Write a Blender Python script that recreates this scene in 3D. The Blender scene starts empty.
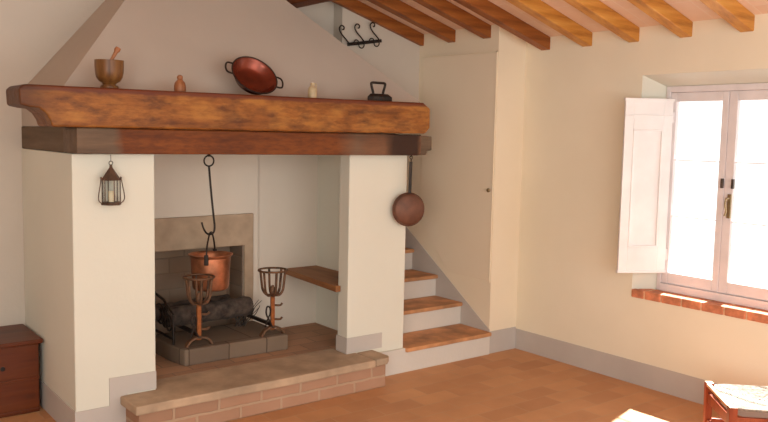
import bpy, bmesh, math, random
from mathutils import Vector, Matrix
random.seed(7)
S = bpy.context.scene
COL = S.collection
PI = math.pi

# ------------------------------------------------------------------ materials
def lin(c):
    def f(v):
        v /= 255.0
        return v / 12.92 if v <= 0.04045 else ((v + 0.055) / 1.055) ** 2.4
    return (f(c[0]), f(c[1]), f(c[2]), 1.0)

class NT:
    def __init__(s, name):
        s.m = bpy.data.materials.new(name)
        s.m.use_nodes = True
        s.t = s.m.node_tree
        s.b = s.t.nodes['Principled BSDF']
        s.tc = s.t.nodes.new('ShaderNodeTexCoord')
    def n(s, typ, **kw):
        nd = s.t.nodes.new(typ)
        for k, v in kw.items():
            if k in nd.inputs:
                nd.inputs[k].default_value = v
            else:
                setattr(nd, k, v)
        return nd
    def l(s, a, b):
        s.t.links.new(a, b)
    def mapping(s, scale=(1, 1, 1), loc=(0, 0, 0), rot=(0, 0, 0)):
        mp = s.n('ShaderNodeMapping')
        mp.inputs['Scale'].default_value = scale
        mp.inputs['Location'].default_value = loc
        mp.inputs['Rotation'].default_value = rot
        s.l(s.tc.outputs['Object'], mp.inputs['Vector'])
        return mp.outputs['Vector']
    def noise(s, vec, scale=5, detail=4, rough=0.55):
        nd = s.n('ShaderNodeTexNoise', Scale=scale, Detail=detail, Roughness=rough)
        s.l(vec, nd.inputs['Vector'])
        return nd.outputs['Fac']
    def ramp(s, fac, stops):
        r = s.n('ShaderNodeValToRGB')
        el = r.color_ramp.elements
        while len(el) < len(stops):
            el.new(0.5)
        for e, (p, c) in zip(el, stops):
            e.position = p
            e.color = c if len(c) == 4 else lin(c)
        s.l(fac, r.inputs['Fac'])
        return r.outputs['Color']
    def mix(s, fac, a, b, mode='MIX'):
        m = s.n('ShaderNodeMix', data_type='RGBA', blend_type=mode)
        for sock, v in ((m.inputs[0], fac), (m.inputs[6], a), (m.inputs[7], b)):
            if hasattr(v, 'is_output'):
                s.l(v, sock)
            else:
                sock.default_value = v
        return m.outputs[2]
    def math(s, op, a, b=0.0):
        m = s.n('ShaderNodeMath', operation=op)
        for sock, v in ((m.inputs[0], a), (m.inputs[1], b)):
            if hasattr(v, 'is_output'):
                s.l(v, sock)
            else:
                sock.default_value = v
        return m.outputs[0]
    def bump(s, h, strength=0.2, dist=0.01):
        b = s.n('ShaderNodeBump', Strength=strength, Distance=dist)
        s.l(h, b.inputs['Height'])
        s.l(b.outputs['Normal'], s.b.inputs['Normal'])
    def color(s, c):
        if hasattr(c, 'is_output'):
            s.l(c, s.b.inputs['Base Color'])
        else:
            s.b.inputs['Base Color'].default_value = c
    def set(s, rough=0.6, metal=0.0, spec=None):
        s.b.inputs['Roughness'].default_value = rough
        s.b.inputs['Metallic'].default_value = metal
        if spec is not None:
            s.b.inputs['Specular IOR Level'].default_value = spec
        return s.m

def plaster(name, c1, c2, scale=1.3, bump=0.12):
    t = NT(name)
    v = t.mapping()
    big = t.noise(v, scale, 4)
    fine = t.noise(v, 40, 3)
    t.color(t.ramp(big, [(0.3, c1), (0.72, c2)]))
    t.bump(t.mix(0.6, big, fine), bump, 0.012)
    return t.set(0.92, spec=0.15)

def wood(name, dark, mid, light, axis='X', scale=1.0, rough=0.55, knots=0.0, bump=0.25, spec=0.3):
    t = NT(name)
    sc = {'X': (0.9, 9, 9), 'Y': (9, 0.9, 9), 'Z': (9, 9, 0.9)}[axis]
    v = t.mapping(tuple(k * scale for k in sc))
    g = t.noise(v, 1.6, 6, 0.62)
    g2 = t.noise(v, 6.0, 3, 0.6)
    c = t.ramp(g, [(0.28, dark), (0.47, mid), (0.72, light)])
    c = t.mix(t.math('MULTIPLY', g2, 0.45), c, lin(dark))
    if knots > 0:
        vk = t.mapping((2.2 if axis == 'X' else 5, 2.2 if axis == 'Y' else 5, 2.2 if axis == 'Z' else 5))
        vo = t.n('ShaderNodeTexVoronoi', Scale=1.7, Randomness=1.0)
        t.l(vk, vo.inputs['Vector'])
        k = t.ramp(vo.outputs['Distance'], [(0.05, (1, 1, 1, 1)), (0.2, (0, 0, 0, 1))])
        c = t.mix(t.math('MULTIPLY', k, knots), c, lin((52, 26, 12)))
    t.color(c)
    t.bump(g, bump, 0.008)
    return t.set(rough, spec=spec)

def plain(name, c, rough=0.5, metal=0.0, var=0.12, scale=12, bump=0.08, spec=None):
    t = NT(name)
    v = t.mapping()
    n = t.noise(v, scale, 4)
    d = tuple(max(0, x * (1 - var * 1.6)) for x in c)
    e = tuple(min(255, x * (1 + var)) for x in c)
    t.color(t.ramp(n, [(0.3, d), (0.7, e)]))
    t.bump(n, bump, 0.004)
    return t.set(rough, metal, spec)

def brickmat(name, c1, c2, mortar, scale, bw, bh, msize, rough=0.85, plane='XZ', bump=0.5, offset=0.5, rot=0.0, loc=(0, 0, 0), var=0.5):
    t = NT(name)
    sep = t.n('ShaderNodeSeparateXYZ')
    t.l(t.mapping(loc=loc, rot=(0, 0, rot)), sep.inputs[0])
    com = t.n('ShaderNodeCombineXYZ')
    t.l(sep.outputs[plane[0]], com.inputs[0])
    t.l(sep.outputs[plane[1]], com.inputs[1])
    wob = t.noise(t.mapping(), 9, 2)
    off = t.math('MULTIPLY', t.math('SUBTRACT', wob, 0.5), 0.012)
    va = t.n('ShaderNodeVectorMath', operation='ADD')
    t.l(com.outputs[0], va.inputs[0])
    t.l(off, va.inputs[1])
    b = t.n('ShaderNodeTexBrick', Scale=scale)
    b.offset = offset
    b.inputs['Color1'].default_value = lin(c1)
    b.inputs['Color2'].default_value = lin(c2)
    b.inputs['Mortar'].default_value = lin(mortar)
    b.inputs['Mortar Size'].default_value = msize
    b.inputs['Mortar Smooth'].default_value = 0.3
    b.inputs['Brick Width'].default_value = bw
    b.inputs['Row Height'].default_value = bh
    t.l(va.outputs[0], b.inputs['Vector'])
    n = t.noise(t.mapping(), 3.5, 5)
    c = t.mix(1.0, b.outputs['Color'], t.ramp(n, [(0.25, (1 - var * .35, 1 - var * .4, 1 - var * .45, 1)), (0.75, (1.0, 1.0, 1.0, 1))]), 'MULTIPLY')
    t.color(c)
    inv = t.math('SUBTRACT', 1.0, b.outputs['Fac'])
    t.bump(t.math('ADD', inv, t.math('MULTIPLY', n, 0.4)), bump, 0.006)
    return t.set(rough, spec=0.3)

M = {}
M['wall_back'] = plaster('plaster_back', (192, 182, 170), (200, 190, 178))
M['wall_right'] = plaster('plaster_window_side', (233, 223, 200), (241, 231, 209))  # window wall tint, warm bounced light put into the colour
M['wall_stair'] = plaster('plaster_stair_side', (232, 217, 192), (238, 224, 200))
M['hood'] = plaster('plaster_hood', (178, 164, 152), (186, 172, 160))  # hood toned apart from other plaster, light difference put into the colour
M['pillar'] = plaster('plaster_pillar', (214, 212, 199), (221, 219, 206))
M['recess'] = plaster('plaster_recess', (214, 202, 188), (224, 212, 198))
M['grey'] = plaster('grey_dado_paint', (184, 176, 170), (194, 186, 179), 3.0)
M['riser'] = plaster('pale_riser_paint', (208, 202, 194), (217, 210, 201), 3.0)
M['door'] = plaster('door_paint', (233, 217, 192), (238, 223, 200), 1.0, 0.05)
M['white'] = plain('white_window_paint', (226, 218, 220), 0.5, 0, 0.03, 5, 0.02)
M['shutter'] = plain('white_shutter_paint', (236, 233, 234), 0.5, 0, 0.02, 5, 0.02)
M['floor'] = brickmat('terracotta_floor', (190, 134, 92), (210, 154, 108), (196, 152, 114), 1.0, 0.30, 0.15, 0.004, 0.6, 'XY', 0.25, 0.5, 0.0, var=0.55)
M['hearth_brick'] = brickmat('hearth_brick', (180, 138, 112), (164, 126, 102), (184, 154, 128), 1.0, 0.27, 0.078, 0.009, 0.9, 'XZ', 0.7, loc=(0.05, 0, 0.002))
M['hearth_floor'] = brickmat('hearth_floor_brick', (184, 142, 112), (162, 126, 102), (146, 120, 100), 1.0, 0.28, 0.14, 0.006, 0.85, 'XY', 0.4)
M['sill_brick'] = plain('sill_brick', (204, 126, 90), 0.85, 0, 0.14, 14, 0.3)
M['mortar'] = plain('pale_mortar', (226, 186, 150), 0.9, 0, 0.1, 20, 0.3)
M['tread'] = plain('terracotta_tread', (196, 138, 92), 0.65, 0, 0.14, 6, 0.25)
M['stone'] = plain('hearth_stone', (174, 148, 122), 0.85, 0, 0.09, 6, 0.4)
M['surround'] = plain('grey_brown_stone', (174, 150, 126), 0.88, 0, 0.06, 7, 0.4)
M['plinth'] = brickmat('plinth_stone', (122, 104, 88), (100, 84, 72), (80, 66, 56), 1.0, 0.27, 0.4, 0.005, 0.9, 'XY', 0.5, 0.3)
M['soot'] = brickmat('sooty_firebox', (160, 138, 118), (140, 120, 104), (138, 120, 104), 1.0, 0.22, 0.11, 0.006, 0.95, 'XZ', 0.6)
M['ceiling'] = brickmat('terracotta_ceiling_tiles', (240, 208, 184), (246, 218, 196), (246, 224, 206), 1.0, 0.30, 0.15, 0.004, 0.85, 'XY', 0.3, 0.5, var=0.5)
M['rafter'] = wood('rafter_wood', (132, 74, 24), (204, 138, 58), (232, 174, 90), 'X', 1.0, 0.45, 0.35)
M['rafter_shaded'] = wood('shaded_rafter_wood', (92, 46, 16), (146, 82, 34), (176, 108, 50), 'X', 1.0, 0.5, 0.3)  # same rafter wood, shade away from the window put into the colour
M['purlin'] = wood('purlin_wood', (86, 40, 18), (118, 60, 28), (140, 76, 36), 'Y', 1.0, 0.6, 0.2)
M['chest'] = wood('chest_wood', (60, 22, 4), (92, 38, 8), (106, 48, 12), 'X', 1.0, 0.42, 0.3)
M['bench'] = wood('bench_wood', (112, 68, 38), (150, 98, 58), (172, 118, 74), 'Y', 1.0, 0.55, 0.1)
M['stool'] = wood('stool_wood', (112, 44, 22), (150, 66, 36), (176, 88, 52), 'Z', 1.5, 0.4, 0.0, 0.1)
M['sunlit_wood'] = plain('sunlit_pale_wood', (206, 160, 124), 0.4, 0, 0.08, 20, 0.1)  # stool wood with the sun's highlight put into its colour
M['mortar_wood'] = wood('turned_wood', (72, 42, 22), (112, 72, 36), (140, 98, 52), 'Z', 2.0, 0.38, 0.0, 0.1)
M['figure_wood'] = wood('pale_turned_wood', (126, 72, 42), (156, 98, 62), (172, 114, 76), 'Z', 3.0, 0.5, 0.0, 0.1)
M['iron'] = plain('black_wrought_iron', (44, 36, 32), 0.55, 0.6, 0.2, 30, 0.2)
M['rust'] = plain('rusty_wrought_iron', (104, 74, 54), 0.6, 0.45, 0.25, 25, 0.25)
M['rust_dark'] = plain('dark_rusty_tin', (82, 58, 44), 0.6, 0.3, 0.2, 30, 0.2)
M['rustpost'] = plain('orange_rusted_iron', (142, 80, 38), 0.6, 0.45, 0.25, 25, 0.25)
M['log'] = plain('charred_log', (58, 48, 42), 0.95, 0, 0.45, 18, 0.8)
M['ash'] = plain('ash_wood_end', (120, 104, 92), 0.95, 0, 0.25, 18, 0.4)
M['copper'] = plain('copper', (186, 122, 90), 0.4, 0.9, 0.16, 9, 0.15)
M['copper_dark'] = plain('dark_tinned_copper', (116, 50, 34), 0.27, 0.6, 0.12, 9, 0.08)
M['pan'] = plain('dark_skillet_copper', (98, 62, 46), 0.5, 0.55, 0.12, 12, 0.1)
M['ceramic'] = plain('cream_ceramic', (196, 172, 134), 0.45, 0, 0.08, 20, 0.05)
M['wax'] = plain('candle_wax', (224, 208, 176), 0.6, 0, 0.05, 20, 0.05)
M['brass'] = plain('aged_brass', (160, 136, 100), 0.4, 0.8, 0.1, 20, 0.1)
M['steel'] = plain('dark_catch_metal', (96, 84, 78), 0.4, 0.8, 0.1, 20, 0.1)
M['rush'] = None

def rush():
    t = NT('woven_rush')
    n = t.noise(t.mapping((1, 1, 1)), 60, 4)
    n2 = t.noise(t.mapping((1, 1, 1)), 9, 3)
    c = t.ramp(n, [(0.3, (84, 72, 62)), (0.6, (160, 146, 130))])
    t.color(t.mix(t.math('MULTIPLY', n2, 0.4), c, lin((112, 98, 84))))
    t.bump(n, 0.5, 0.004)
    return t.set(0.8)
M['rush'] = rush()

def glass(name):
    m = bpy.data.materials.new(name); m.use_nodes = True
    t = m.node_tree
    t.nodes.remove(t.nodes['Principled BSDF'])
    tr = t.nodes.new('ShaderNodeBsdfTransparent'); tr.inputs[0].default_value = (0.97, 0.98, 0.98, 1)
    gl = t.nodes.new('ShaderNodeBsdfGlossy'); gl.inputs['Roughness'].default_value = 0.03
    lw = t.nodes.new('ShaderNodeLayerWeight'); lw.inputs[0].default_value = 0.05
    mx = t.nodes.new('ShaderNodeMixShader')
    t.links.new(lw.outputs['Fresnel'], mx.inputs[0])
    t.links.new(tr.outputs[0], mx.inputs[1]); t.links.new(gl.outputs[0], mx.inputs[2])
    t.links.new(mx.outputs[0], t.nodes['Material Output'].inputs['Surface'])
    return m
M['glass'] = glass('window_glass')

def mantel_mat():
    t = NT('old_mantel_oak')
    v = t.mapping((0.8, 7, 7))
    g = t.noise(v, 1.8, 6, 0.62)
    c = t.ramp(g, [(0.28, (76, 38, 12)), (0.46, (130, 74, 24)), (0.72, (158, 98, 38))])
    p = t.noise(t.mapping((1.6, 3, 4)), 4.2, 5, 0.6)          # dark worm-eaten patches
    c = t.mix(t.ramp(p, [(0.5, (0, 0, 0, 1)), (0.66, (.8, .8, .8, 1))]), c, lin((78, 42, 20)))
    q = t.noise(t.mapping((2.5, 9, 9)), 7.0, 5, 0.65)
    c = t.mix(t.ramp(q, [(0.42, (0, 0, 0, 1)), (0.68, (.55, .55, .55, 1))]), c, lin((84, 42, 12)))
    q2 = t.noise(t.mapping((1.2, 4, 4)), 3.0, 4, 0.6)
    c = t.mix(t.ramp(q2, [(0.5, (0, 0, 0, 1)), (0.72, (.6, .6, .6, 1))]), c, lin((190, 128, 56)))
    sep = t.n('ShaderNodeSeparateXYZ'); t.l(t.tc.outputs['Object'], sep.inputs[0])
    # red-brown top arris following the slight rise of the beam
    zz = t.math('SUBTRACT', sep.outputs['Z'], t.math('MULTIPLY', sep.outputs['X'], 0.004))
    zz = t.math('ADD', zz, t.math('MULTIPLY', t.math('SUBTRACT', p, 0.5), 0.02))
    mr = t.n('ShaderNodeMapRange'); mr.inputs['From Min'].default_value = 0.168; mr.inputs['From Max'].default_value = 0.180
    t.l(zz, mr.inputs['Value'])
    c = t.mix(t.math('MULTIPLY', mr.outputs[0], 0.85), c, lin((92, 38, 22)))
    # darker left end
    mr2 = t.n('ShaderNodeMapRange'); mr2.inputs['From Min'].default_value = -1.12; mr2.inputs['From Max'].default_value = -1.30
    xx = t.math('ADD', sep.outputs['X'], t.math('MULTIPLY', t.math('SUBTRACT', p, 0.5), 0.25))
    t.l(xx, mr2.inputs['Value'])
    c = t.mix(t.math('MULTIPLY', mr2.outputs[0], 0.8), c, lin((66, 34, 18)))
    t.color(c)
    t.bump(t.math('ADD', g, t.math('MULTIPLY', p, 0.8)), 0.5, 0.015)
    return t.set(0.5, spec=0.3)
M['mantel'] = mantel_mat()

def lintel_mat():
    t = NT('old_lintel_oak')
    v = t.mapping((0.8, 7, 7))
    g = t.noise(v, 1.8, 6, 0.62)
    g3 = t.noise(t.mapping((3, 3, 3)), 3, 4)
    base = t.ramp(g, [(0.28, (72, 32, 10)), (0.46, (108, 54, 18)), (0.72, (130, 70, 26))])
    q = t.noise(t.mapping((2.5, 9, 9)), 7.0, 5, 0.65)
    base = t.mix(t.ramp(q, [(0.42, (0, 0, 0, 1)), (0.68, (.6, .6, .6, 1))]), base, lin((70, 34, 18)))
    grey = t.ramp(g, [(0.28, (78, 62, 50)), (0.5, (104, 82, 64)), (0.75, (124, 100, 80))])
    sep = t.n('ShaderNodeSeparateXYZ'); t.l(t.tc.outputs['Object'], sep.inputs[0])
    x = t.math('ADD', sep.outputs['X'], t.math('MULTIPLY', t.math('SUBTRACT', g3, 0.5), 0.08))
    # object origin sits at x = 2.3 : weathered at the left, pale at the right, charred patch
    f = t.math('DIVIDE', t.math('ADD', x, 1.3), 2.6)
    W = (1, 1, 1, 1); B = (0, 0, 0, 1)
    gm = t.ramp(f, [(0.165, W), (0.185, B), (0.70, B), (0.76, (.8, .8, .8, 1)), (0.80, (.5, .5, .5, 1))])
    c = t.mix(gm, base, grey)
    km = t.ramp(f, [(0.845, B), (0.875, (.92, .92, .92, 1)), (0.955, (.92, .92, .92, 1)), (0.97, B)])
    c = t.mix(km, c, lin((42, 22, 14)))
    t.color(c)
    t.bump(t.math('ADD', g, t.math('MULTIPLY', g3, 0.5)), 0.5, 0.012)
    return t.set(0.6, spec=0.25)
M['lintel'] = lintel_mat()
M['weathered'] = wood('weathered_oak', (74, 60, 48), (100, 80, 62), (122, 100, 80), 'X', 1.0, 0.75, 0.0, 0.4)
M['weathered_y'] = wood('weathered_oak_side', (74, 60, 48), (98, 78, 60), (118, 96, 76), 'Y', 1.0, 0.75, 0.0, 0.4)

# ------------------------------------------------------------------ mesh helper
class MB:
    """collects shapes in world coordinates; build() links ONE mesh object, relative to its parent's base"""
    def __init__(s):
        s.bm = bmesh.new()
    def quad_box(s, pts):
        v = [s.bm.verts.new(p) for p in pts]
        for f in ((3, 2, 1, 0), (4, 5, 6, 7), (0, 1, 5, 4), (1, 2, 6, 5), (2, 3, 7, 6), (3, 0, 4, 7)):
            s.bm.faces.new([v[i] for i in f])
        return s
    def box(s, x0, x1, y0, y1, z0, z1):
        return s.quad_box([(x0, y0, z0), (x1, y0, z0), (x1, y1, z0), (x0, y1, z0), (x0, y0, z1), (x1, y0, z1), (x1, y1, z1), (x0, y1, z1)])
    def obox(s, c, ax, ay, az, hx, hy, hz):
        c, ax, ay, az = Vector(c), Vector(ax), Vector(ay), Vector(az)
        P = []
        for z in (-hz, hz):
            for (x, y) in ((-hx, -hy), (hx, -hy), (hx, hy), (-hx, hy)):
                P.append(c + ax * x + ay * y + az * z)
        return s.quad_box(P)
    def prism(s, pts, vec):
        """extrude a planar polygon by vec"""
        vec = Vector(vec)
        a = [s.bm.verts.new(p) for p in pts]
        b = [s.bm.verts.new(Vector(p) + vec) for p in pts]
        n = len(pts)
        s.bm.faces.new(a[::-1]); s.bm.faces.new(b)
        for i in range(n):
            s.bm.faces.new([a[i], a[(i + 1) % n], b[(i + 1) % n], b[i]])
        return s
    def lathe(s, prof, o=(0, 0, 0), axis=(0, 0, 1), seg=32, cap=True):
        ax = Vector(axis).normalized()
        q = ax.to_track_quat('Z', 'Y')
        o = Vector(o)
        rings = []
        for r, h in prof:
            if r < 1e-5:
                rings.append([s.bm.verts.new(o + ax * h)])
            else:
                rings.append([s.bm.verts.new(o + q @ Vector((r * math.cos(2 * PI * i / seg), r * math.sin(2 * PI * i / seg), h))) for i in range(seg)])
        for a, b in zip(rings, rings[1:]):
            for i in range(seg):
                j = (i + 1) % seg
                if len(a) == 1 and len(b) == 1: continue
                if len(a) == 1: s.bm.faces.new([a[0], b[j], b[i]])
                elif len(b) == 1: s.bm.faces.new([a[i], a[j], b[0]])
                else: s.bm.faces.new([a[i], a[j], b[j], b[i]])
        if cap:
            if len(rings[0]) > 1: s.bm.faces.new(rings[0][::-1])
            if len(rings[-1]) > 1: s.bm.faces.new(rings[-1])
        return s
    def tube(s, pts, r, seg=8, closed=False, r2=None):
        pts = [Vector(p) for p in pts]
        n = len(pts)
        rings = []
        nrm = None
        for i, p in enumerate(pts):
            a = pts[i - 1] if (i > 0 or closed) else p
            b = pts[(i + 1) % n] if (i < n - 1 or closed) else p
            t = (b - a).normalized()
            if nrm is None:
                nrm = t.orthogonal().normalized()
            nrm = (nrm - t * nrm.dot(t))
            nrm = nrm.normalized() if nrm.length > 1e-6 else t.orthogonal().normalized()
            bi = t.cross(nrm)
            rr = r if r2 is None else r + (r2 - r) * i / max(1, n - 1)
            rings.append([s.bm.verts.new(p + (nrm * math.cos(2 * PI * k / seg) + bi * math.sin(2 * PI * k / seg)) * rr) for k in range(seg)])
        m = n if closed else n - 1
        for i in range(m):
            a, b = rings[i], rings[(i + 1) % n]
            for k in range(seg):
                s.bm.faces.new([a[k], a[(k + 1) % seg], b[(k + 1) % seg], b[k]])
        if not closed:
            s.bm.faces.new(rings[0][::-1]); s.bm.faces.new(rings[-1])
        return s
    def build(s, name, mat, parent=None, smooth=False, bevel=0.0, seg=2, kind=None, origin=None):
        bmesh.ops.recalc_face_normals(s.bm, faces=s.bm.faces[:])
        o = Vector((0, 0, 0))
        q = parent
        while q is not None:
            o = o + q.location
            q = q.parent
        shift = Vector(origin) - o if origin is not None else Vector((0, 0, 0))
        bmesh.ops.translate(s.bm, vec=-(o + shift), verts=s.bm.verts[:])
        me = bpy.data.meshes.new(name)
        s.bm.to_mesh(me); s.bm.free()
        me.materials.append(mat)
        if smooth:
            for p in me.polygons: p.use_smooth = True
            try: me.set_sharp_from_angle(angle=math.radians(38))
            except Exception: pass
        ob = bpy.data.objects.new(name, me)
        COL.objects.link(ob)
        ob.location = shift
        if parent: ob.parent = parent
        if bevel > 0:
            b = ob.modifiers.new('Bevel', 'BEVEL'); b.width = bevel; b.segments = seg; b.limit_method = 'ANGLE'; b.angle_limit = math.radians(40)
        if kind: ob['kind'] = kind
        return ob

def tag(o, label, cat, group=None):
    o['label'] = label; o['category'] = cat
    if group: o['group'] = group
    return o
def thing(name, label, cat, loc, group=None):
    o = bpy.data.objects.new(name, None)
    o.empty_display_size = 0.05
    COL.objects.link(o); o.location = loc
    return tag(o, label, cat, group)
def struct(name, mb, mat, parent=None, **k):
    o = mb.build(name, mat, parent, **k)
    o['kind'] = 'structure'
    return o
def copy_tree(o, parent=None):
    c = o.copy(); COL.objects.link(c); c.parent = parent
    for ch in list(o.children): copy_tree(ch, c)
    return c
def arc(c, r, a0, a1, n, u=(1, 0, 0), v=(0, 0, 1)):
    c, u, v = Vector(c), Vector(u), Vector(v)
    return [c + u * (r * math.cos(a0 + (a1 - a0) * i / n)) + v * (r * math.sin(a0 + (a1 - a0) * i / n)) for i in range(n + 1)]
def spline(P, n=6):
    P = [Vector(p) for p in P]; out = []
    for i in range(len(P) - 1):
        a, b, c, d = P[max(0, i - 1)], P[i], P[i + 1], P[min(len(P) - 1, i + 2)]
        for k in range(n):
            t = k / n
            out.append(0.5 * ((2 * b) + (c - a) * t + (2 * a - 5 * b + 4 * c - d) * t * t + (3 * b - a - 3 * c + d) * t ** 3))
    out.append(P[-1])
    return out

# ------------------------------------------------------------------ camera
pitch, roll, yaw, fpx = 9.51536795e-02, 2.05678893e-02, 6.60731534e-01, 799.13
fw = Vector((math.sin(yaw) * math.cos(pitch), math.cos(yaw) * math.cos(pitch), -math.sin(pitch)))
r0 = Vector((math.cos(yaw), -math.sin(yaw), 0)); u0 = r0.cross(fw)
rt = r0 * math.cos(roll) + u0 * math.sin(roll); up = -r0 * math.sin(roll) + u0 * math.cos(roll)
cd = bpy.data.cameras.new('camera'); cd.sensor_width = 36; cd.lens = fpx / 768 * 36; cd.clip_start = 0.05
cam = bpy.data.objects.new('camera', cd); COL.objects.link(cam)
cam.matrix_world = Matrix(((rt.x, up.x, -fw.x, 0), (rt.y, up.y, -fw.y, 0), (rt.z, up.z, -fw.z, 1.65), (0, 0, 0, 1)))
S.camera = cam

# ------------------------------------------------------------------ room shell
YB, XR, XS, YP = 5.24, 4.615, 4.32, 4.22      # back wall, window wall, stair wall, pier face
XL, YF = -2.4, -1.6
NX0, YB2, YE = 3.54, 5.122, 5.80
SL = 0.29
def zceil(x): return 2.392 + SL * (XR - x)
struct('floor', MB().box(XL - .2, XR + .45, YF, YE + .2, -.12, 0), M['floor'])
# back wall with a stair opening
w = MB()

w.box(XL - .2, 3.31, YB, YB + .3, 0, 4.6)
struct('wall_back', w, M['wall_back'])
w = MB()
w.prism([(3.31, YB, 1.7), (NX0, YB, 1.7), (NX0, YB2, 1.7), (XS, YB2, 1.7), (XS, YE, 1.7), (3.31, YE, 1.7)], (0, 0, 1.5))   # steps forward above the stair opening
struct('wall_over_stairs', w, M['wall_back'])
struct('wall_behind_stairs', MB().box(3.31, XS, YE, YE + .2, 0, 3.2), M['wall_back'])
struct('wall_stairwell', MB().box(3.31, 3.480, YB + .002, YE, 0, 1.70), M['wall_back'])
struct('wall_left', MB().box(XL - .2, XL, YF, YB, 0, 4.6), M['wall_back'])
struct('wall_stair', MB().box(XS, XR + .42, YP, YE + .2, 0, 2.6), M['wall_stair'])
# window wall
WY0, WY1, WZ0, WZ1 = 1.87, 3.183, 0.592, 2.077
w = MB()
w.prism([(XR, WY1, 0), (XR + .19, WY1, 0), (XR + .42, WY1 + .16, 0), (XR + .42, YP, 0), (XR, YP, 0)], (0, 0, 2.6))
w.box(XR, XR + .42, YF, WY0, 0, 2.6)
w.box(XR, XR + .42, WY0, WY1, 0, WZ0)
w.prism([(XR, WY0, WZ1), (XR + .19, WY0, WZ1), (XR + .42, WY0, 2.5), (XR + .42, WY0, 2.6), (XR, WY0, 2.6)], (0, WY1 - WY0, 0))  # unseen outer soffit flared upward to let the sun through
struct('wall_right', w, M['wall_right'])
wr = MB()
# splayed side of the window reveal, soffit filler behind the frame
wr.prism([(XR + .001, WY1, WZ0), (XR + .15, WY1 - .1, WZ0), (XR + .19, WY1 - .1, WZ0), (XR + .19, WY1, WZ0)], (0, 0, WZ1 - WZ0))
wr.prism([(XR + .001, WY0, WZ0), (XR + .19, WY0, WZ0), (XR + .19, WY0 + .08, WZ0), (XR + .15, WY0 + .08, WZ0)], (0, 0, WZ1 - WZ0))
wr.prism([(XR + .001, WY0, WZ1), (XR + .15, WY0, 2.0), (XR + .19, WY0, 2.0), (XR + .19, WY0, WZ1)], (0, WY1 - WY0, 0))
wr.box(XR + .15, XR + .19, WY0, WY1, WZ0, 0.645)
struct('trim_2', wr, M['pillar'])
# sloping terracotta ceiling
struct('ceiling', MB().prism([(XL - .2, YF, zceil(XL - .2)), (XR + .42, YF, zceil(XR + .42)), (XR + .42, YF, zceil(XR + .42) + .1), (XL - .2, YF, zceil(XL - .2) + .1)], (0, YB + .3 - YF, 0)), M['ceiling'])

# baseboards (painted grey dado band)
struct('baseboard_right', MB().box(XR - .006, XR, YF, YP, 0, .158), M['grey'])
struct('baseboard_pier', MB().box(XS - .001, XR - .006, YP - .006, YP, 0, .172), M['grey'])
struct('baseboard_back', MB().box(XL, 1.25, YB - .006, YB, 0, .155), M['grey'])
struct('baseboard_left', MB().box(XL, XL + .006, YF, YB - .006, 0, .155), M['grey'])
def x_poly(x, yz, dx): return MB().prism([(x, y, z) for y, z in yz], (dx, 0, 0))
struct('baseboard_stair', x_poly(XS - .006, [(YP - .006, 0), (YP - .006, .185), (YE, .19 + (YE - YP) * .67), (YE, 0)], .006), M['grey'])

# flush painted cupboard door in the stair wall
DX = XS - .006
door = x_poly(DX, [(4.238, .56), (4.238, 2.272), (5.06, 2.285), (5.06, .56 + .40), (4.70, .565)], .006).build('door_1', M['door'], bevel=.003)
door['kind'] = 'structure'
fr = MB()
for pts in ([(4.2265, .55), (4.2265, 2.284), (4.2335, 2.284), (4.2335, .55)], [(4.2265, 2.276), (4.2265, 2.286), (5.07, 2.299), (5.07, 2.289)]):
    fr.prism([(XS - .010, y, z) for y, z in pts], (.010, 0, 0))
f = fr.build('frame', M['wall_stair'], door); f['kind'] = 'structure'
MB().lathe([(.007, 0), (.007, .008), (.015, .012), (.016, .019), (.012, .024), (0, .026)], (DX - .001, 4.256, 1.251), (-1, 0, 0), 20).build('knob', M['brass'], door, smooth=True)

# ------------------------------------------------------------------ window
win = bpy.data.objects.new('window_1', None); COL.objects.link(win); win.location = (XR + .15, 2.64, .645); win['kind'] = 'structure'
fx0, fx1 = XR + .13, XR + .19
FY0, FY1, FZ0, FZ1 = 1.95, 3.083, .645, 2.005
m = MB()
m.box(fx0, fx1, FY1 - .03, FY1, FZ0, FZ1); m.box(fx0, fx1, FY0, FY0 + .03, FZ0, FZ1)
m.box(fx0, fx1, FY0 + .03, FY1 - .03, FZ1 - .04, FZ1); m.box(fx0 - .012, fx1, FY0 + .03, FY1 - .03, FZ0, FZ0 + .05)
o = m.build('frame', M['white'], win, bevel=.004); o['kind'] = 'structure'
ZG0, ZG1 = .772, 1.905
def casement(y0, y1, gy0, gy1):
    cx0, cx1 = fx0 + .006, fx0 + .044
    c = MB()
    c.box(cx0, cx1, gy1, y1, FZ0 + .052, FZ1 - .042); c.box(cx0, cx1, y0, gy0, FZ0 + .052, FZ1 - .042)
    c.box(cx0, cx1, gy0, gy1, FZ0 + .052, ZG0); c.box(cx0, cx1, gy0, gy1, ZG1, FZ1 - .042)
    c = c.build('casement', M['white'], win, bevel=.004)
    b = MB()
    for z in (1.523, 1.152): b.box(cx0 + .012, cx1 - .012, gy0, gy1, z - .0035, z + .0035)
    b.build('glazing_bar', M['white'], c)
    MB().box(cx0 + .019, cx0 + .022, gy0, gy1, ZG0, ZG1).build('pane', M['glass'], c)
    return c
casement(2.648, FY1 - .032, 2.69, 3.008)
c2 = casement(FY0 + .032, 2.644, 2.01, 2.588)  # right leaf widened out of view so the sun reaches the stool
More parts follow.
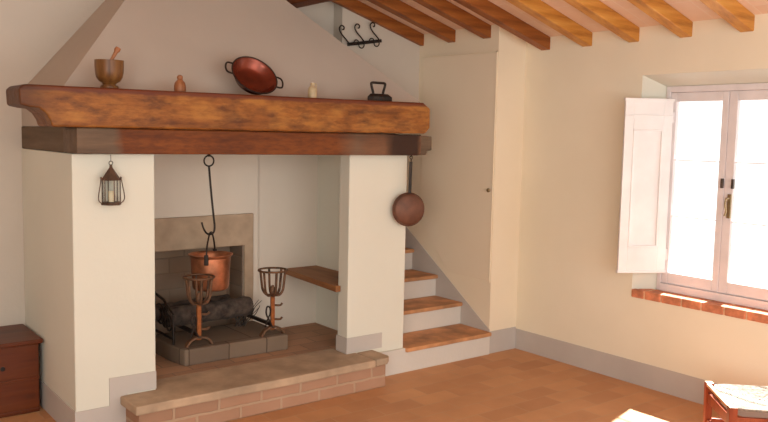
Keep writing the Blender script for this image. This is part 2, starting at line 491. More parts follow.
# espagnolette handle and two little catches
h = MB(); hx = fx0 - .001
h.box(hx - .006, hx + .008, 2.590, 2.612, 1.175, 1.325)
h.tube(spline([(hx - .008, 2.600, 1.30), (hx - .035, 2.603, 1.295), (hx - .042, 2.606, 1.26), (hx - .036, 2.600, 1.22), (hx - .042, 2.606, 1.19)], 5), .006)
h.build('window_handle', M['brass'], c2, smooth=True)
for y in (2.655, 2.585):
    MB().box(hx - .01, hx + .008, y - .008, y + .008, 1.36, 1.42).build('catch', M['steel'], c2, bevel=.002)
# inside shutter, folded back on its hinges
A = Vector((4.732, 3.024, 0)); B = Vector((4.450, 3.19, 0))
d = (B - A).normalized(); nn = Vector((d.y, -d.x, 0))     # width direction, room-facing normal
if nn.dot(Vector((-1, -1, 0))) < 0: nn = -nn
W = (B - A).length; Z0, Z1 = .772, 1.920
def sb(m, a, b, z0, z1, t0, t1):
    c = A + d * ((a + b) / 2) + nn * ((t0 + t1) / 2); c.z = (z0 + z1) / 2
    m.obox(c, d, nn, (0, 0, 1), (b - a) / 2, (t1 - t0) / 2, (z1 - z0) / 2)
m = MB(); st = .06
sb(m, 0, st, Z0, Z1, -.012, .012); sb(m, W - st, W, Z0, Z1, -.012, .012)
sb(m, st, W - st, Z1 - .2, Z1, -.012, .012); sb(m, st, W - st, Z0, Z0 + .17, -.012, .012)
sb(m, 0, W, Z1 - .115, Z1 - .105, .012, .017)
sb(m, -.006, W + .006, Z1 - .016, Z1 + .002, -.014, .018); sb(m, -.006, W + .006, Z0 - .002, Z0 + .014, -.014, .018)
sh = m.build('shutter', M['shutter'], win, bevel=.003)
m = MB(); sb(m, st, W - st, Z0 + .17, Z1 - .2, -.006, .003); m.build('panel', M['shutter'], sh)
m = MB()
for a, b, z0, z1 in ((st, st + .012, Z0 + .17, Z1 - .2), (W - st - .012, W - st, Z0 + .17, Z1 - .2), (st, W - st, Z1 - .212, Z1 - .2), (st, W - st, Z0 + .17, Z0 + .182)):
    sb(m, a, b, z0, z1, .003, .014)
m.build('moulding', M['shutter'], sh, bevel=.003)
for z in (Z0 + .12, Z1 - .12):
    MB().lathe([(.007, 0), (.007, .07)], A + Vector((0.006, -.006, z - .035)), (0, 0, 1), 10).build('hinge', M['white'], sh, smooth=True)

# brick window sill: one row of bricks along the wall opening
sill = bpy.data.objects.new('trim_1', None); COL.objects.link(sill); sill.location = (XR, 2.6, WZ0); sill['kind'] = 'structure'
y = WY1 - .002; i = 0
lens = [.10, .125, .145, .135, .15, .14, .15, .145, .14, .15]
sb2 = MB(); mo = MB()
for L in lens:
    y0 = max(y - L, WY0 - .03)
    mo.box(XR - .006, XR + .128, y0 - .001, y, WZ0 + .002, .644)
    sb2.box(XR - .012, XR + .03, y0 + .004, y - .004, WZ0, .647)
    sb2.box(XR + .036, XR + .12, y0 + .004, y - .004, WZ0, .646)
    y = y0 - .002
    if y <= WY0 - .02: break
o = mo.build('mortar', M['mortar'], sill); o['kind'] = 'structure'
o = sb2.build('sill_brick', M['sill_brick'], sill, bevel=.006); o['kind'] = 'structure'

# ------------------------------------------------------------------ rafters and purlin
def rafter(y, x0, label, hw=.043):
    x1 = XS + .1 if y > YP else XR + .1
    dp = .094
    P = [(x1, y - hw, zceil(x1) - dp), (x0, y - hw, zceil(x0) - dp), (x0, y - hw, zceil(x0)), (x1, y - hw, zceil(x1))]
    o = MB().prism(P, (0, 2 * hw, 0)).build('rafter', M['rafter_shaded' if y > 3.9 else 'rafter'], bevel=.006, origin=(x1 - .1, y - hw, zceil(x1) - dp))
    tag(o, label, 'beam', 'sloping wooden rafters of the ceiling')
RL = ['exposed wooden rafter nearest the hood, its foot in the far corner above the hook rack',
      'exposed rafter ending above the left half of the flush painted door',
      'exposed rafter ending above the right edge of the flush painted door',
      'exposed rafter just right of the pier, first one ending on the window wall',
      'exposed rafter, second one ending on the window wall counted from the pier',
      'exposed rafter ending on the wall directly above the open white shutter',
      'exposed rafter ending above the left window casement, second from the right of the photo',
      'rightmost exposed rafter, brightly lit, ending above the right window casement']
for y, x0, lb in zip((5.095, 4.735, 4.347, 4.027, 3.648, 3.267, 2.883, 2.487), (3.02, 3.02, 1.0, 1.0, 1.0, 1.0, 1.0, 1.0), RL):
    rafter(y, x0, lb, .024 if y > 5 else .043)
pz = zceil(3.20) - .094
tag(MB().box(3.06, 3.20, YF, YB - .002, pz - .132, pz - .002).build('purlin', M['purlin'], bevel=.008), 'dark wooden cross beam carrying the rafters, emerging behind the sloping hood', 'beam')

# ------------------------------------------------------------------ stairs
st = thing('staircase', 'short flight of terracotta steps rising between the right pillar and the painted door', 'stairs', (3.9, 4.25, 0))
for k in range(1, 6):
    yf = 4.228 + .305 * (k - 1); zt = .1735 * k
    x0 = 3.22 if k == 1 else 3.482
    x0 = 3.482
    e = YE - .002
    rs = MB().box(x0, XS - .007, yf, yf + .28 if k < 5 else e, zt - .1735 if k > 1 else 0, zt - .03)
    if k == 1: rs.box(3.19, 3.482, 4.205, 4.228, 0, .17); rs.box(3.482, XS - .007, 4.205, 4.228, 0, zt - .03)
    rs.build('riser', M['riser'], st)
    t = MB(); n = 5; xs = [x0 + (XS - .007 - x0) * q / n for q in range(n + 1)]
    yb = yf + .305 if k < 5 else e
    f0 = [yf - .022 - random.uniform(0, .008) - (.02 if k == 1 else 0) for q in xs]
    t.prism([(x, yy, zt - .03) for x, yy in zip(xs, f0)] + [(XS - .007, yb, zt - .03), (x0, yb, zt - .03)], (0, 0, .03))
    t.build('tread', M['tread'], st, bevel=.007)

# ------------------------------------------------------------------ fireplace
fp = thing('fireplace', 'white plastered corner fireplace with tapering hood, oak mantel and raised stone hearth', 'fireplace', (2.3, 4.6, 0))
MB().box(1.25, 1.69, 4.23, YB, 0, 1.52).build('pillar', M['pillar'], fp, bevel=.006)
m = MB().prism([(3.0, 4.23, 0), (3.482, 4.23, 0), (3.482, YB, 0), (3.31, YB, 0), (3.31, 4.35, 0), (3.004, 4.35, 0)], (0, 0, 1.52))
m.build('pillar', M['pillar'], fp, bevel=.006)
# recess walls : back right part, breast around the firebox
m = MB()
m.box(2.777, 3.31, 5.085, YB, .2, 1.86)
m.box(2.66, 2.777, 5.04, YB, .2, 1.86)
m.box(1.69, 2.66, 5.04, YB, .86, 1.86)
m.build('recess_wall', M['recess'], fp)
m = MB()
m.box(1.69, 2.655, YB - .008, YB, .2, .86); m.box(2.652, 2.66, 5.04, YB - .008, .2, .86); m.box(1.69, 2.652, 5.05, YB - .008, .852, .86)
m.build('firebox', M['soot'], fp)
m = MB()
m.prism([(2.66, 5.04, .2), (2.732, 5.04, .2), (2.732, 5.04, 1.077), (1.692, 5.04, 1.07), (1.692, 5.04, .85), (2.66, 5.04, .852)], (0, -.022, 0))
m.build('stone_surround', M['surround'], fp, bevel=.006)
# raised hearth
m = MB().box(1.515, 3.175, 4.03, 4.228, 0, .15); m.box(1.70, 2.99, 4.228, 4.40, 0, .15)
m.build('brick_base', M['hearth_brick'], fp, bevel=.006)
m = MB()
fe = [(1.49 + .02 * 0, 4.0)] + [(1.49 + i * .1975, 4.0 + random.uniform(-.008, .006)) for i in range(1, 8)] + [(3.07, 4.0)]
m.prism([(x, y, .15) for x, y in fe] + [(3.07, 4.229, .15), (2.998, 4.229, .15), (2.998, 4.40, .15), (1.692, 4.40, .15), (1.692, 4.229, .15), (1.485, 4.229, .15)], (0, 0, .05))
m.build('hearth_slab', M['stone'], fp, bevel=.008)
MB().prism([(3.078, 4.006, .152), (3.175, 4.012, .152), (3.215, 4.05, .152), (3.21, 4.228, .152), (3.076, 4.228, .152)], (0, 0, .047)).build('hearth_slab', M['stone'], fp, bevel=.01)
MB().box(1.692, 3.308, 4.402, YB - .01, 0, .199).build('hearth_floor', M['hearth_floor'], fp)
MB().prism([(2.0, 4.545, .199), (2.735, 4.535, .199), (2.74, 5.015, .199), (1.96, 5.015, .199), (1.97, 4.7, .199)], (0, 0, .105)).build('plinth', M['plinth'], fp, bevel=.01)
# grey painted bands on the pillars
m = MB()
m.box(1.244, 1.25, 4.224, YB - .006, 0, .155)
m.prism([(1.25, 4.224, 0), (1.525, 4.224, 0), (1.525, 4.224, .205), (1.69, 4.224, .205), (1.69, 4.224, .305), (1.427, 4.224, .308), (1.427, 4.224, .155), (1.25, 4.224, .155)], (0, .006, 0))
m.build('grey_band', M['grey'], fp)
m = MB()
m.box(2.994, 3.0, 4.224, 4.35, .2, .305); m.box(3.0, 3.288, 4.224, 4.23, .202, .305)
m.build('grey_band', M['grey'], fp)
# hood
HB, HY = 1.862, 4.365
def hood_ring(z):
    dz = z - HB
    return [(1.25 + .86 * dz, HY + .68 * dz, z), (3.74 - 1.26 * dz, HY + .68 * dz, z), (3.74 - 1.26 * dz, YB, z), (1.25 + .86 * dz, YB, z)]
a, b = hood_ring(HB), hood_ring(2.72)
m = MB(); m.quad_box(a + b)
c = [(x, y, 3.6) for x, y, z in b]; m.quad_box(b + c)
m.box(1.262, 3.48, HY, 4.5, 1.53, HB); m.box(1.256, 1.5, 4.5, YB, 1.657, HB); m.box(3.31, 3.48, 4.5, YB, 1.53, HB)
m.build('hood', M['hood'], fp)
# mantel : carved upper beam, lower lintel with tenon, weathered side beam
out = [(.972, 1.757), (.968, 1.835), (.992, 1.856), (1.6, 1.858), (2.5, 1.862), (3.49, 1.867), (3.55, 1.83), (3.552, 1.70), (3.512, 1.662), (2.6, 1.657), (1.118, 1.656), (1.108, 1.69), (1.088, 1.722), (1.06, 1.744), (1.02, 1.747)]
MB().prism([(x, 4.08, z) for x, z in out], (0, .27, 0)).build('mantel_beam', M['mantel'], fp, bevel=.012, seg=3, origin=(2.3, 4.2, 1.66))
out = [(1.246, 1.523), (1.246, 1.655), (3.515, 1.655), (3.515, 1.535), (3.49, 1.515), (2.4, 1.519)]
MB().prism([(x, 4.125, z) for x, z in out], (0, .235, 0)).build('lintel_beam', M['lintel'], fp, bevel=.007, origin=(2.3, 4.2, 1.52))
MB().prism([(3.515, 4.16, 1.515), (3.59, 4.16, 1.518), (3.60, 4.16, 1.545), (3.64, 4.16, 1.55), (3.64, 4.16, 1.645), (3.515, 4.16, 1.65)], (0, .14, 0)).build('tenon', M['weathered'], fp, bevel=.006)
MB().box(1.252, 1.45, 4.36, YB, 1.521, 1.656).build('side_beam', M['weathered_y'], fp, bevel=.007)

# wooden shelf seat inside the fireplace
tag(MB().prism([(2.952, 4.30, .606), (2.992, 4.30, .606), (2.996, 4.356, .606), (3.308, 4.356, .606), (3.308, 5.083, .606), (3.02, 5.083, .606)], (0, 0, .040)).build('wooden_bench', M['bench'], bevel=.004), 'brown wooden plank seat fixed in the right side of the fireplace recess', 'bench')

# ------------------------------------------------------------------ wooden chest
ch = thing('wooden_chest', 'low reddish brown wooden chest standing left of the fireplace', 'chest', (.66, 5.0, 0))
body = MB().box(.12, 1.215, 4.80, 5.225, .0, .405).build('body', M['chest'], ch, bevel=.006)
MB().box(.10, 1.236, 4.782, 5.232, .407, .433).build('lid', M['chest'], ch, bevel=.006)
m = MB()
for z in (.015, .20): m.box(.12, 1.215, 4.79, 4.80, z, z + .012)
m.build('moulding', M['chest'], body, bevel=.003)
MB().lathe([(.013, 0), (.013, .004), (.006, .005), (.006, .003)], (1.02, 4.80, .285), (0, -1, 0), 16).build('keyhole_plate', M['iron'], body)

# ------------------------------------------------------------------ copper pot on its hook
PX, PY = 2.272, 4.75
hk = thing('pot_hook', 'long black iron hook hanging by a ring from under the mantel', 'hook', (PX, PY, 1.6))
ring = arc((PX - .012, PY, 1.46), .034, 0, 2 * PI, 22)[:-1]
MB().tube(ring, .0055, 8, True).build('ring', M['iron'], hk, smooth=True)
lk = arc((PX - .012, PY, 1.545), .055, 0, 2 * PI, 20, (0, 1, 0), (0, 0, 1))[:-1]
MB().tube([(PX - .012, PY + math.cos(t) * .018, 1.545 + math.sin(t) * .055) for t in [2 * PI * i / 20 for i in range(20)]], .005, 8, True).tube([(PX - .012, PY, 1.60), (PX - .012, PY, 1.861)], .006).build('chain_link', M['iron'], hk, smooth=True)
rod = [(PX - .012, PY, 1.428), (PX + .004, PY, 1.25), (PX + .022, PY, 1.09), (PX + .028, PY, 1.035), (PX + .022, PY, .998), (PX + .0, PY, .984), (PX - .028, PY, .992), (PX - .05, PY, 1.025), (PX - .062, PY, 1.065)]
MB().tube(spline(rod, 5), .0075, 8, r2=.006).build('rod', M['iron'], hk, smooth=True)
pot = thing('copper_pot', 'round copper cooking pot hanging from the iron hook over the hearth', 'pot', (PX, PY, .617))
prof = [(0, .617), (.105, .617), (.118, .625), (.125, .645), (.132, .78), (.136, .838), (.15, .852), (.152, .858), (.146, .860), (.133, .846), (.127, .78), (.118, .65), (.1, .63), (0, .628)]
MB().lathe([(r * .945, .624 + (z - .617) * .96) for r, z in prof], (PX, PY, 0), seg=40).build('pot_body', M['copper'], pot, smooth=True)
bd = Vector((-.60, -.80, 0))
def pp(t, z): v = Vector((PX, PY, 0)) + bd * t; v.z = z; return v
MB().tube(spline([pp(.143, .836), pp(.115, .92), pp(.045, .985), pp(0, .9965), pp(-.045, .985), pp(-.115, .92), pp(-.143, .836)], 6), .006).build('bail_handle', M['iron'], pot, smooth=True)
for sy in (-1, 1):
    m = MB(); m.obox(pp(sy * .140, .835), (.80, -.60, 0), bd, (0, 0, 1), .014, .005, .034)
    m.build('handle_lug', M['iron'], pot, bevel=.004)

# ------------------------------------------------------------------ andirons (basket-topped fire dogs)
def make_andiron():
    z0 = 0.0
    a = thing('andiron', 'rust-brown iron fire dog with basket top on the left of the hearth, below the pot', 'fire dog', (0, 0, 0), 'basket-topped fire dogs in the hearth')
    # post
    post = MB().obox((0, 0, .165), (1, 0, 0), (0, 1, 0), (0, 0, 1), .014, .009, .13).build('post', M['rustpost'], a, bevel=.003)
    # arched foot
    ft = arc((0, 0, -.01), .085, PI * .04, PI * .96, 16, (1, 0, 0), (0, 0, .75))
    m = MB()
    for i in range(len(ft) - 1):
        p, q = ft[i], ft[i + 1]; t = (q - p); L = t.length; t.normalize()
        m.obox((p + q) / 2, t, (0, 1, 0), t.cross(Vector((0, 1, 0))), L / 2 + .001, .017, .006)
    m.build('foot', M['rust'], a)
    # basket : collar knob, five ribs, rim ring
    b = MB(); b.lathe([(.012, .27), (.020, .285), (.022, .30), (.014, .32), (.008, .335), (0, .338)], seg=16)
    b.build('finial', M['rust'], post, smooth=True)
    rim = MB().tube(arc((0, 0, .436), .094, 0, 2 * PI, 28, (1, 0, 0), (0, 1, 0))[:-1], .007, 8, True).build('basket_rim', M['rust'], a, smooth=True)
    for k in range(6):
        b = MB()
        t = 2 * PI * k / 6 + .3
        c, s_ = math.cos(t), math.sin(t)
        b.tube(spline([(.012 * c, .012 * s_, .268), (.045 * c, .045 * s_, .272), (.068 * c, .068 * s_, .305), (.076 * c, .076 * s_, .36), (.084 * c, .084 * s_, .432)], 5), .0085, 6)
        b.build('basket_rib', M['rust'], rim, smooth=True)
    # scroll and side hooks
    sc = spline([(-.006, -.012, .05), (-.03, -.014, .10), (-.055, -.014, .15), (-.05, -.014, .195), (-.03, -.014, .19), (-.026, -.014, .15), (-.05, -.014, .10), (-.06, -.014, .06)], 5)
    MB().tube(sc, .006, 6).build('scroll', M['iron'], post, smooth=True)
    for z in (.105, .20):
        MB().tube(spline([(.012, -.006, z), (.05, -.012, z - .004), (.066, -.014, z + .01)], 4), .008, 6).build('spit_hook', M['rust'], post, smooth=True)
    # billet bar running back with rear foot
    m = MB(); m.box(-.010, .010, .005, .40, .055, .078); m.box(-.010, .010, .385, .403, 0, .055)
    m.build('billet_bar', M['iron'], a, bevel=.002)
    return a
an = make_andiron()
an2 = copy_tree(an)
an2['label'] = 'rust-brown iron fire dog with basket top at the right, beside the plank seat'
an.location = (2.12, 4.60, .3045)
an2.location = (2.64, 4.585, .3045)

# charred logs across the fire dogs
for (x0, x1, y, z, r, lb) in ((1.99, 2.60, 4.83, .450, .065, 'thick charred black log across the fire dogs, the lower one at front'), (1.96, 2.50, 4.955, .462, .055, 'thinner charred black log behind the thick log on the fire dogs')):
    prof = []; n = 14
    m = MB(); rings = []
    for i in range(n + 1):
        prof.append((r * (1 + random.uniform(-.09, .09)), (x1 - x0) * i / n))
    m.lathe(prof, (x0, y, z), (1, 0, .02), 18)
    tag(m.build('charred_log', M['log'], smooth=True), lb, 'log', 'charred logs')
# bundle of twisted dry vine twigs propped at both sides
def twigs(cx, cy, n, seed, label, h):
    rnd = random.Random(seed)
    m = MB()
    for i in range(n):
        a = rnd.uniform(0, 2 * PI); L = rnd.uniform(.6, 1) * h
        p = Vector((cx + rnd.uniform(-.04, .04), cy + rnd.uniform(-.03, .03), .308))
        P = [p]
        for k in range(4):
            P.append(P[-1] + Vector((math.cos(a) * .035 + rnd.uniform(-.02, .02), math.sin(a) * .012 + rnd.uniform(-.01, .01), L / 4)))
        m.tube(spline(P, 3), .005, 5, r2=.002)
    return tag(m.build('twig_bundle', M['log'], smooth=True), label, 'twigs')
twigs(2.57, 4.90, 9, 4, 'dark dry twigs standing behind the right fire dog', .20)
# iron pot trivet with scrolls leaning at the left of the hearth
sg = thing('scrolled_trivet', 'black wrought iron grate with scrolls at the left end of the hearth', 'grate', (2.0, 4.78, .306))
m = MB()
m.tube([(1.985, 4.68, .31), (1.985, 4.68, .50)], .008); m.tube([(1.985, 4.98, .31), (1.985, 4.98, .60)], .008); m.tube([(1.985, 4.68, .50), (1.985, 4.83, .57), (1.985, 4.98, .59)], .008)
m.tube([(1.985, 4.68, .345), (1.985, 4.98, .345)], .008)
m.build('bar', M['iron'], sg, smooth=True)
def spiral(c, r, turns, u, v, a0=0):
    n = 26; c, u, v = Vector(c), Vector(u), Vector(v)
    return [c + (u * math.cos(a0 + turns * 2 * PI * i / n) + v * math.sin(a0 + turns * 2 * PI * i / n)) * r * (1 - .75 * i / n) for i in range(n + 1)]
m = MB()
for y, z, r in ((4.755, .43, .06), (4.89, .46, .075), (4.80, .52, .03)):
    m.tube(spiral((1.985, y, z), r, 1.6, (0, 1, 0), (0, 0, 1), 1.0), .006, 6)
m.build('scroll', M['iron'], sg, smooth=True)
for (x, r, z) in ((2.06, .085, .40),):
    pass

# ------------------------------------------------------------------ things on the mantel (top surface z = 1.86..1.868)
def ztop(x): return 1.857 + max(0, x - 1.6) * .0053
mx, my = 1.435, 4.19; z = ztop(mx) + .001
mt = thing('wooden_mortar', 'dark turned wooden mortar standing at the left end of the mantel', 'mortar', (mx, my, z))
MB().lathe([(.044, 0), (.046, .008), (.043, .016), (.032, .021), (.036, .028), (.054, .040), (.066, .058), (.0715, .085), (.073, .115), (.0735, .146), (.066, .146), (.062, .10), (.05, .065), (0, .055)], (mx, my, z), seg=36).build('bowl', M['mortar_wood'], mt, smooth=True)
pe = thing('wooden_pestle', 'small wooden pestle sticking up out of the turned mortar', 'pestle', (mx, my, z + .06))
ax = Vector((.50, .0, .9)).normalized()
MB().lathe([(0, 0), (.017, .004), (.020, .03), (.012, .055), (.009, .11), (.010, .145), (.016, .158), (.014, .172), (0, .176)], (mx - .035, my, z + .063), ax, 16).build('shaft', M['figure_wood'], pe, smooth=True)
x, y = 1.826, 4.20; z = ztop(x) + .001
tag(MB().lathe([(r_ * 1.12, h_) for r_, h_ in [(.028, 0), (.029, .01), (.0285, .035), (.025, .052), (.016, .064), (.012, .070), (.0145, .078), (.013, .088), (.006, .095), (0, .096)]], (x, y, z), seg=24).build('turned_bottle', M['figure_wood'], smooth=True), 'small stoppered bottle-shaped wooden figure between mortar and copper basin on the mantel', 'figurine')
# leaning copper basin
C0 = Vector((2.312, 4.245, 1.984))
tw = (Vector((0, 0, 1.65)) - C0).normalized(); sr = rt - tw * rt.dot(tw); sr.normalize(); su = tw.cross(sr); su = su if su.z > 0 else -su
mn = (sr * .52 + su * .85).normalized()
nrm = (tw * .64 + mn * .77).normalized()
BS = .94
bs = thing('copper_basin', 'shallow red copper basin with two iron handles leaning against the hood on the mantel', 'basin', C0)
MB().lathe([(r * BS, h_ * BS) for r, h_ in [(0, -.066), (.080, -.063), (.110, -.050), (.136, -.012), (.148, .001), (.152, .003), (.150, -.003), (.140, -.014), (.114, -.055), (.083, -.068), (0, -.071)]], C0, nrm, 44).build('bowl', M['copper_dark'], bs, smooth=True)
mj = nrm.cross(mn).normalized(); mi = nrm.cross(mj).normalized()
MB().tube(arc(C0 + nrm * .002, .151 * BS, 0, 2 * PI, 48, mj, mi)[:-1], .004, 8, True).build('rim', M['iron'], bs, smooth=True)
hl = sr - nrm * sr.dot(nrm); hl.normalize(); hv = nrm.cross(hl)
for sgn in (-1, 1):
    dirv = hl * sgn; 
    P = [C0 + dirv * .134 + hv * .042, C0 + dirv * .170 + hv * .036 , C0 + dirv * .180 + hv * .0, C0 + dirv * .170 - hv * .036, C0 + dirv * .134 - hv * .042]
    MB().tube(spline(P, 5), .0055).build('handle', M['iron'], bs, smooth=True)
x, y = 2.688, 4.2; z = ztop(x) + .001
jg = thing('cream_jug', 'tiny cream ceramic jug on the mantel right of the copper basin', 'jug', (x, y, z))
MB().lathe([(.027, 0), (.028, .006), (.028, .054), (.024, .066), (.016, .073), (.012, .080), (.013, .094), (.009, .094), (.008, .078), (0, .072)], (x, y, z), seg=20).build('jug_body', M['ceramic'], jg, smooth=True)
MB().tube(spline([(x + .011, y, z + .088), (x + .024, y, z + .090), (x + .030, y, z + .078), (x + .024, y, z + .064)], 4), .003, 6).build('handle', M['ceramic'], jg, smooth=True)
# flat iron
x, y = 3.188, 4.19; z = ztop(x) + .001
fi = thing('flat_iron', 'old black cast flat iron standing at the right end of the mantel', 'iron', (x, y, z))
sole = [(-.085, 0), (-.06, -.032), (0, -.045), (.085, -.042), (.085, .042), (0, .045), (-.06, .032)]
m = MB(); bm = m.bm
lo = [bm.verts.new((x + a, y + b, z)) for a, b in sole]; mid = [bm.verts.new((x + a, y + b, z + .028)) for a, b in sole]; hi = [bm.verts.new((x + a * .72, y + b * .7, z + .048)) for a, b in sole]
bm.faces.new(lo[::-1]); bm.faces.new(hi)
for q, w2 in ((lo, mid), (mid, hi)):
    for i in range(7): bm.faces.new([q[i], q[(i + 1) % 7], w2[(i + 1) % 7], w2[i]])
m.build('sole', M['iron'], fi, bevel=.003)
MB().tube(spline([(x - .040, y, z + .045), (x - .042, y, z + .06), (x - .056, y, z + .105), (x - .05, y, z + .118), (x, y, z + .119), (x + .05, y, z + .118), (x + .056, y, z + .105), (x + .042, y, z + .06), (x + .040, y, z + .045)], 4), .0085, 8).build('handle', M['iron'], fi, smooth=True)

# ------------------------------------------------------------------ lantern hanging under the beam
lx, ly = 1.43, 4.168
la = thing('candle_lantern', 'small rusty six-sided candle lantern hanging from the lintel before the left pillar', 'lantern', (lx, ly, 1.255))
RL_, zb, ze = .046, 1.262, 1.388
hx6 = [(math.cos(PI / 6 + PI / 3 * i), math.sin(PI / 6 + PI / 3 * i)) for i in range(6)]
MB().lathe([(.052, 0), (.054, .004), (.050, .014), (.046, .016)], (lx, ly, 1.255), seg=6).build('base', M['rust_dark'], la)
m = MB()
for c, s_ in hx6: m.tube([(lx + c * RL_, ly + s_ * RL_, zb), (lx + c * RL_, ly + s_ * RL_, ze)], .0026, 6)
m.tube([(lx + c * RL_, ly + s_ * RL_, ze) for c, s_ in hx6], .004, 6, True)
cage = m.build('cage', M['rust_dark'], la)
m = MB()
for i in range(6):
    a_, b_ = hx6[i], hx6[(i + 1) % 6]; k = RL_ * .97
    m.prism([(lx + a_[0] * k, ly + a_[1] * k, zb + .004), (lx + b_[0] * k, ly + b_[1] * k, zb + .004), (lx + b_[0] * k, ly + b_[1] * k, ze - .004), (lx + a_[0] * k, ly + a_[1] * k, ze - .004)], (-.0015 * (a_[0] + b_[0]) / 2, -.0015 * (a_[1] + b_[1]) / 2, 0))
m.build('pane', M['glass'], cage)
MB().lathe([(.052, 1.384), (.050, 1.390), (.026, 1.425), (.008, 1.452), (.008, 1.462), (.003, 1.466)], (lx, ly, 0), seg=6).build('roof', M['rust_dark'], la)
MB().lathe([(.014, 1.269), (.014, 1.325), (.012, 1.328), (0, 1.326)], (lx, ly, 0), seg=16).build('candle', M['wax'], la, smooth=True)
for sgn in (-1, 1):
    MB().tube(spline([(lx + sgn * .052, ly, 1.396), (lx + sgn * .058, ly - .004, 1.36), (lx + sgn * .068, ly - .006, 1.30), (lx + sgn * .064, ly - .004, 1.276), (lx + sgn * .05, ly, 1.263)], 5), .0028, 6).tube([(lx + sgn * .046, ly, 1.388), (lx + sgn * .054, ly, 1.40)], .005, 6).build('side_wire', M['rust_dark'], la, smooth=True)
m = MB(); m.tube(arc((lx, ly, 1.474), .010, 0, 2 * PI, 14)[:-1], .0022, 6, True); m.tube([(lx, ly, 1.484), (lx, ly, 1.519)], .0016, 6)
m.build('hanging_wire', M['iron'], la, smooth=True)

# ------------------------------------------------------------------ skillet hanging at the right pillar
kx, ky = 3.432, 4.135
sk = thing('hanging_skillet', 'dark round long-handled skillet hanging from the lintel before the right pillar', 'pan', (kx, ky, 1.155))
kn = Vector((-.34, -.94, .0)).normalized()
pb = MB().lathe([(0, .016), (.085, .015), (.103, .006), (.112, -.018), (.116, -.020), (.116, -.024), (.111, -.023), (.100, .001), (.084, .010), (0, .011)], Vector((kx, ky, 1.150)), kn, 40).build('pan_bowl', M['pan'], sk, smooth=True)
kt = Vector((0, 0, 1)).cross(kn).normalized()
hb = Vector((kx, ky, 1.150)) - kn * .018 + Vector((0, 0, .108))
m = MB(); m.obox(hb + Vector((.008, 0, .105)), kt, kn, (0.02, 0, 1), .011, .004, .11)
m.build('handle', M['iron'], sk, bevel=.003)
m = MB(); m.tube([(hb.x + .012, hb.y, hb.z + .21), (hb.x + .012, hb.y, hb.z + .235)], .004)
m.tube([Vector((hb.x + .012, hb.y, hb.z + .243)) + kt * (math.cos(t) * .010) + Vector((0, 0, math.sin(t) * .010)) for t in [2 * PI * i / 14 for i in range(14)]], .003, 6, True)
m.tube([(hb.x + .012, hb.y + .012, hb.z + .251), (hb.x + .012, hb.y, hb.z + .249), (hb.x + .012, hb.y - .004, hb.z + .256), (hb.x + .012, hb.y + .004, 1.522)], .003, 6)
m.build('hanging_loop', M['iron'], sk, smooth=True)

# ------------------------------------------------------------------ hook rack in the niche
rk = thing('hook_rack', 'small black wrought iron rack with three curled hooks on the wall beside the hood', 'hook rack', (3.76, 5.122, 2.36))
bx0, bz0, bx1, bz1 = 3.585, 2.332, 3.935, 2.392
ang = Vector((bx1 - bx0, 0, bz1 - bz0)); L = ang.length; ang.normalize(); pn = Vector((-ang.z, 0, ang.x))
ry2 = YB2 - .016
MB().obox(((bx0 + bx1) / 2 - .016, ry2, (bz0 + bz1) / 2), ang, (0, 1, 0), pn, L / 2 - .012, .006, .013).build('bar', M['iron'], rk, bevel=.002)
for t in (.05, .46, .88):
    b0 = Vector((bx0 - .016, 0, bz0)) + ang * (L * t); b0.y = ry2
    P = [(.0, 0), (-.03, .03), (-.068, .062), (-.092, .090), (-.096, .116), (-.078, .134), (-.056, .126), (-.056, .108), (-.068, .104)]
    MB().tube(spline([b0 + Vector((a, -.02, c)) for a, c in P], 5), .0055, 7).tube([b0, b0 + Vector((0, -.02, 0))], .0055, 7).build('hook', M['iron'], rk, smooth=True)
for t in (.30, .72):
    b0 = Vector((bx0 - .016, 0, bz0)) + ang * (L * t); b0.y = ry2
    P = [(-.045, .0), (-.028, .022), (-.004, .02), (.002, -.002), (.012, -.028), (.038, -.034), (.055, -.016), (.052, .008)]
    MB().tube(spline([b0 + Vector((a, -.012, c)) for a, c in P], 5), .0045, 7).build('curl', M['iron'], rk, smooth=True)
for t in (.1, .9):
    m = MB()
    b0 = Vector((bx0 - .016, 0, bz0)) + ang * (L * t)
    m.tube([(b0.x, ry2, b0.z), (b0.x, YB2 + .004, b0.z)], .004, 6)
    m.build('wall_pin', M['iron'], rk)

# ------------------------------------------------------------------ rush-seated stool by the window
P0, P1 = Vector((4.014, 2.281, 0)), Vector((3.709, 1.967, 0))
e1 = (P1 - P0); Ls = e1.length; e1.normalize(); e2 = Vector((-e1.y, e1.x, 0))
if e2.dot(Vector((1, -1, 0))) < 0: e2 = -e2
cst = P0 + e1 * (Ls / 2) + e2 * (Ls / 2)
so = thing('rush_stool', 'low reddish wooden stool with woven rush seat standing by the window', 'stool', (cst.x, cst.y, 0))
zt = .34
H = Ls / 2
corners = [(-1, -1), (1, -1), (1, 1), (-1, 1)]
def sp(a, b, z): 
    v = cst + e1 * a + e2 * b; v.z = z; return v
for a, b in corners:
    m = MB(); lo_, hi_ = .015, .021
    pts = []
    for z, hw in ((0, lo_), (zt + .004, hi_)):
        for da, db in ((-1, -1), (1, -1), (1, 1), (-1, 1)):
            pts.append(sp(a * (H - .021) + da * hw, b * (H - .021) + db * hw, z))
    m.quad_box(pts); lg = m.build('leg', M['stool'], so, bevel=.003)
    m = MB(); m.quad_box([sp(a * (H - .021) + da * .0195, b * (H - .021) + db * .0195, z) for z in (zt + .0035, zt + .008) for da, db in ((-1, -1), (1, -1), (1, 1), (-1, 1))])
    m.build('sunlit_post_top', M['sunlit_wood'], lg, bevel=.002)  # added pale cap, paints the sunlit top of the post
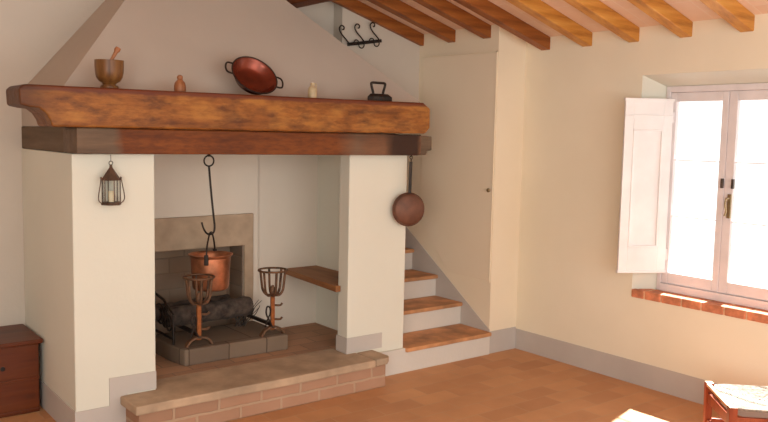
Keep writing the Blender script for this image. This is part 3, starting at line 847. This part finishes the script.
def rail(a0, b0, a1, b1, z0, z1, th, name, mt='stool'):
    p, q = sp(a0, b0, 0), sp(a1, b1, 0); t = (q - p); l = t.length; t.normalize()
    c = (p + q) / 2; c.z = (z0 + z1) / 2
    MB().obox(c, t, t.cross(Vector((0, 0, 1))), (0, 0, 1), l / 2, th, (z1 - z0) / 2).build(name, M[mt], so, bevel=.002)
k = H - .021; s_ = H - .042
for (a0, b0, a1, b1) in ((-s_, -k, s_, -k), (-s_, k, s_, k), (-k, -s_, -k, s_), (k, -s_, k, s_)):
    rail(a0, b0, a1, b1, zt - .10, zt - .045, .010, 'seat_rail')
    rail(a0, b0, a1, b1, .12, .148, .008, 'stretcher')
# side frame strips, their sunlit top edges painted as paler wood
rail(-s_, -(H - .013), s_, -(H - .013), zt - .01, zt + .004, .012, 'frame_strip', 'sunlit_wood')
rail(-s_, (H - .013), s_, (H - .013), zt - .01, zt + .004, .012, 'frame_strip', 'sunlit_wood')
m = MB(); N = 15
for i in range(N):
    hw = (H - .022) * (1 - i / N) ; hw2 = max(.004, hw)
    zz = zt - .008 - .012 * (i / N) + random.uniform(-.0015, .0015)
    pts = []
    for (a, b) in corners:
        na, nb = corners[(corners.index((a, b)) + 1) % 4]
        for q in range(6):
            f_ = q / 6
            wb = random.uniform(-.0012, .0012)
            va, vb = a + (na - a) * f_, b + (nb - b) * f_
            cut = 1.0
            if i < 3 and max(abs(va), abs(vb)) == 1 and min(abs(va), abs(vb)) > .86: cut = .93
            pts.append(sp(va * hw2 * cut + wb, vb * hw2 * cut * (H - .037) / (H - .022), zz + wb))
    m.tube(pts, .0082, 7, True)
m.build('rush_seat', M['rush'], so, smooth=True)

# ------------------------------------------------------------------ light
wd = bpy.data.worlds.new('world'); S.world = wd; wd.use_nodes = True
bg = wd.node_tree.nodes['Background']
bg.inputs[0].default_value = (.985, .98, .94, 1); bg.inputs[1].default_value = 2.0
sn = bpy.data.lights.new('sun', 'SUN'); sn.energy = 32.0; sn.angle = math.radians(1.2); sn.color = (1, .975, .93)
so_ = bpy.data.objects.new('sun', sn); COL.objects.link(so_)
so_.rotation_euler = Vector((-1, -.28, -1.42)).to_track_quat('-Z', 'Y').to_euler()
def area(name, loc, target, size, power, col):
    a = bpy.data.lights.new(name, 'AREA'); a.shape = 'RECTANGLE'; a.size, a.size_y = size; a.energy = power; a.color = col
    o = bpy.data.objects.new(name, a); COL.objects.link(o); o.location = loc
    o.rotation_euler = (Vector(target) - Vector(loc)).to_track_quat('-Z', 'Y').to_euler()
area('rear_fill_light', (1.6, -1.5, 1.5), (2.4, 4.5, 1.2), (2.4, 2.0), 42, (1, .975, .89))  # added soft fill from behind the camera, its source unseen
area('left_fill_light', (-2.0, -1.0, 1.5), (4.6, 3.0, 1.3), (1.8, 1.8), 108, (1, .965, .85))  # added fill from the left, brightens the window wall
S.view_settings.view_transform = 'Standard'
S.view_settings.look = 'None'
S.view_settings.exposure = 0.0
S.view_settings.gamma = 1.06
S.cycles.use_denoising = True
S.cycles.max_bounces = 8
S.cycles.diffuse_bounces = 5
S.cycles.caustics_reflective = False
S.cycles.caustics_refractive = False
S.cycles.sample_clamp_indirect = 6
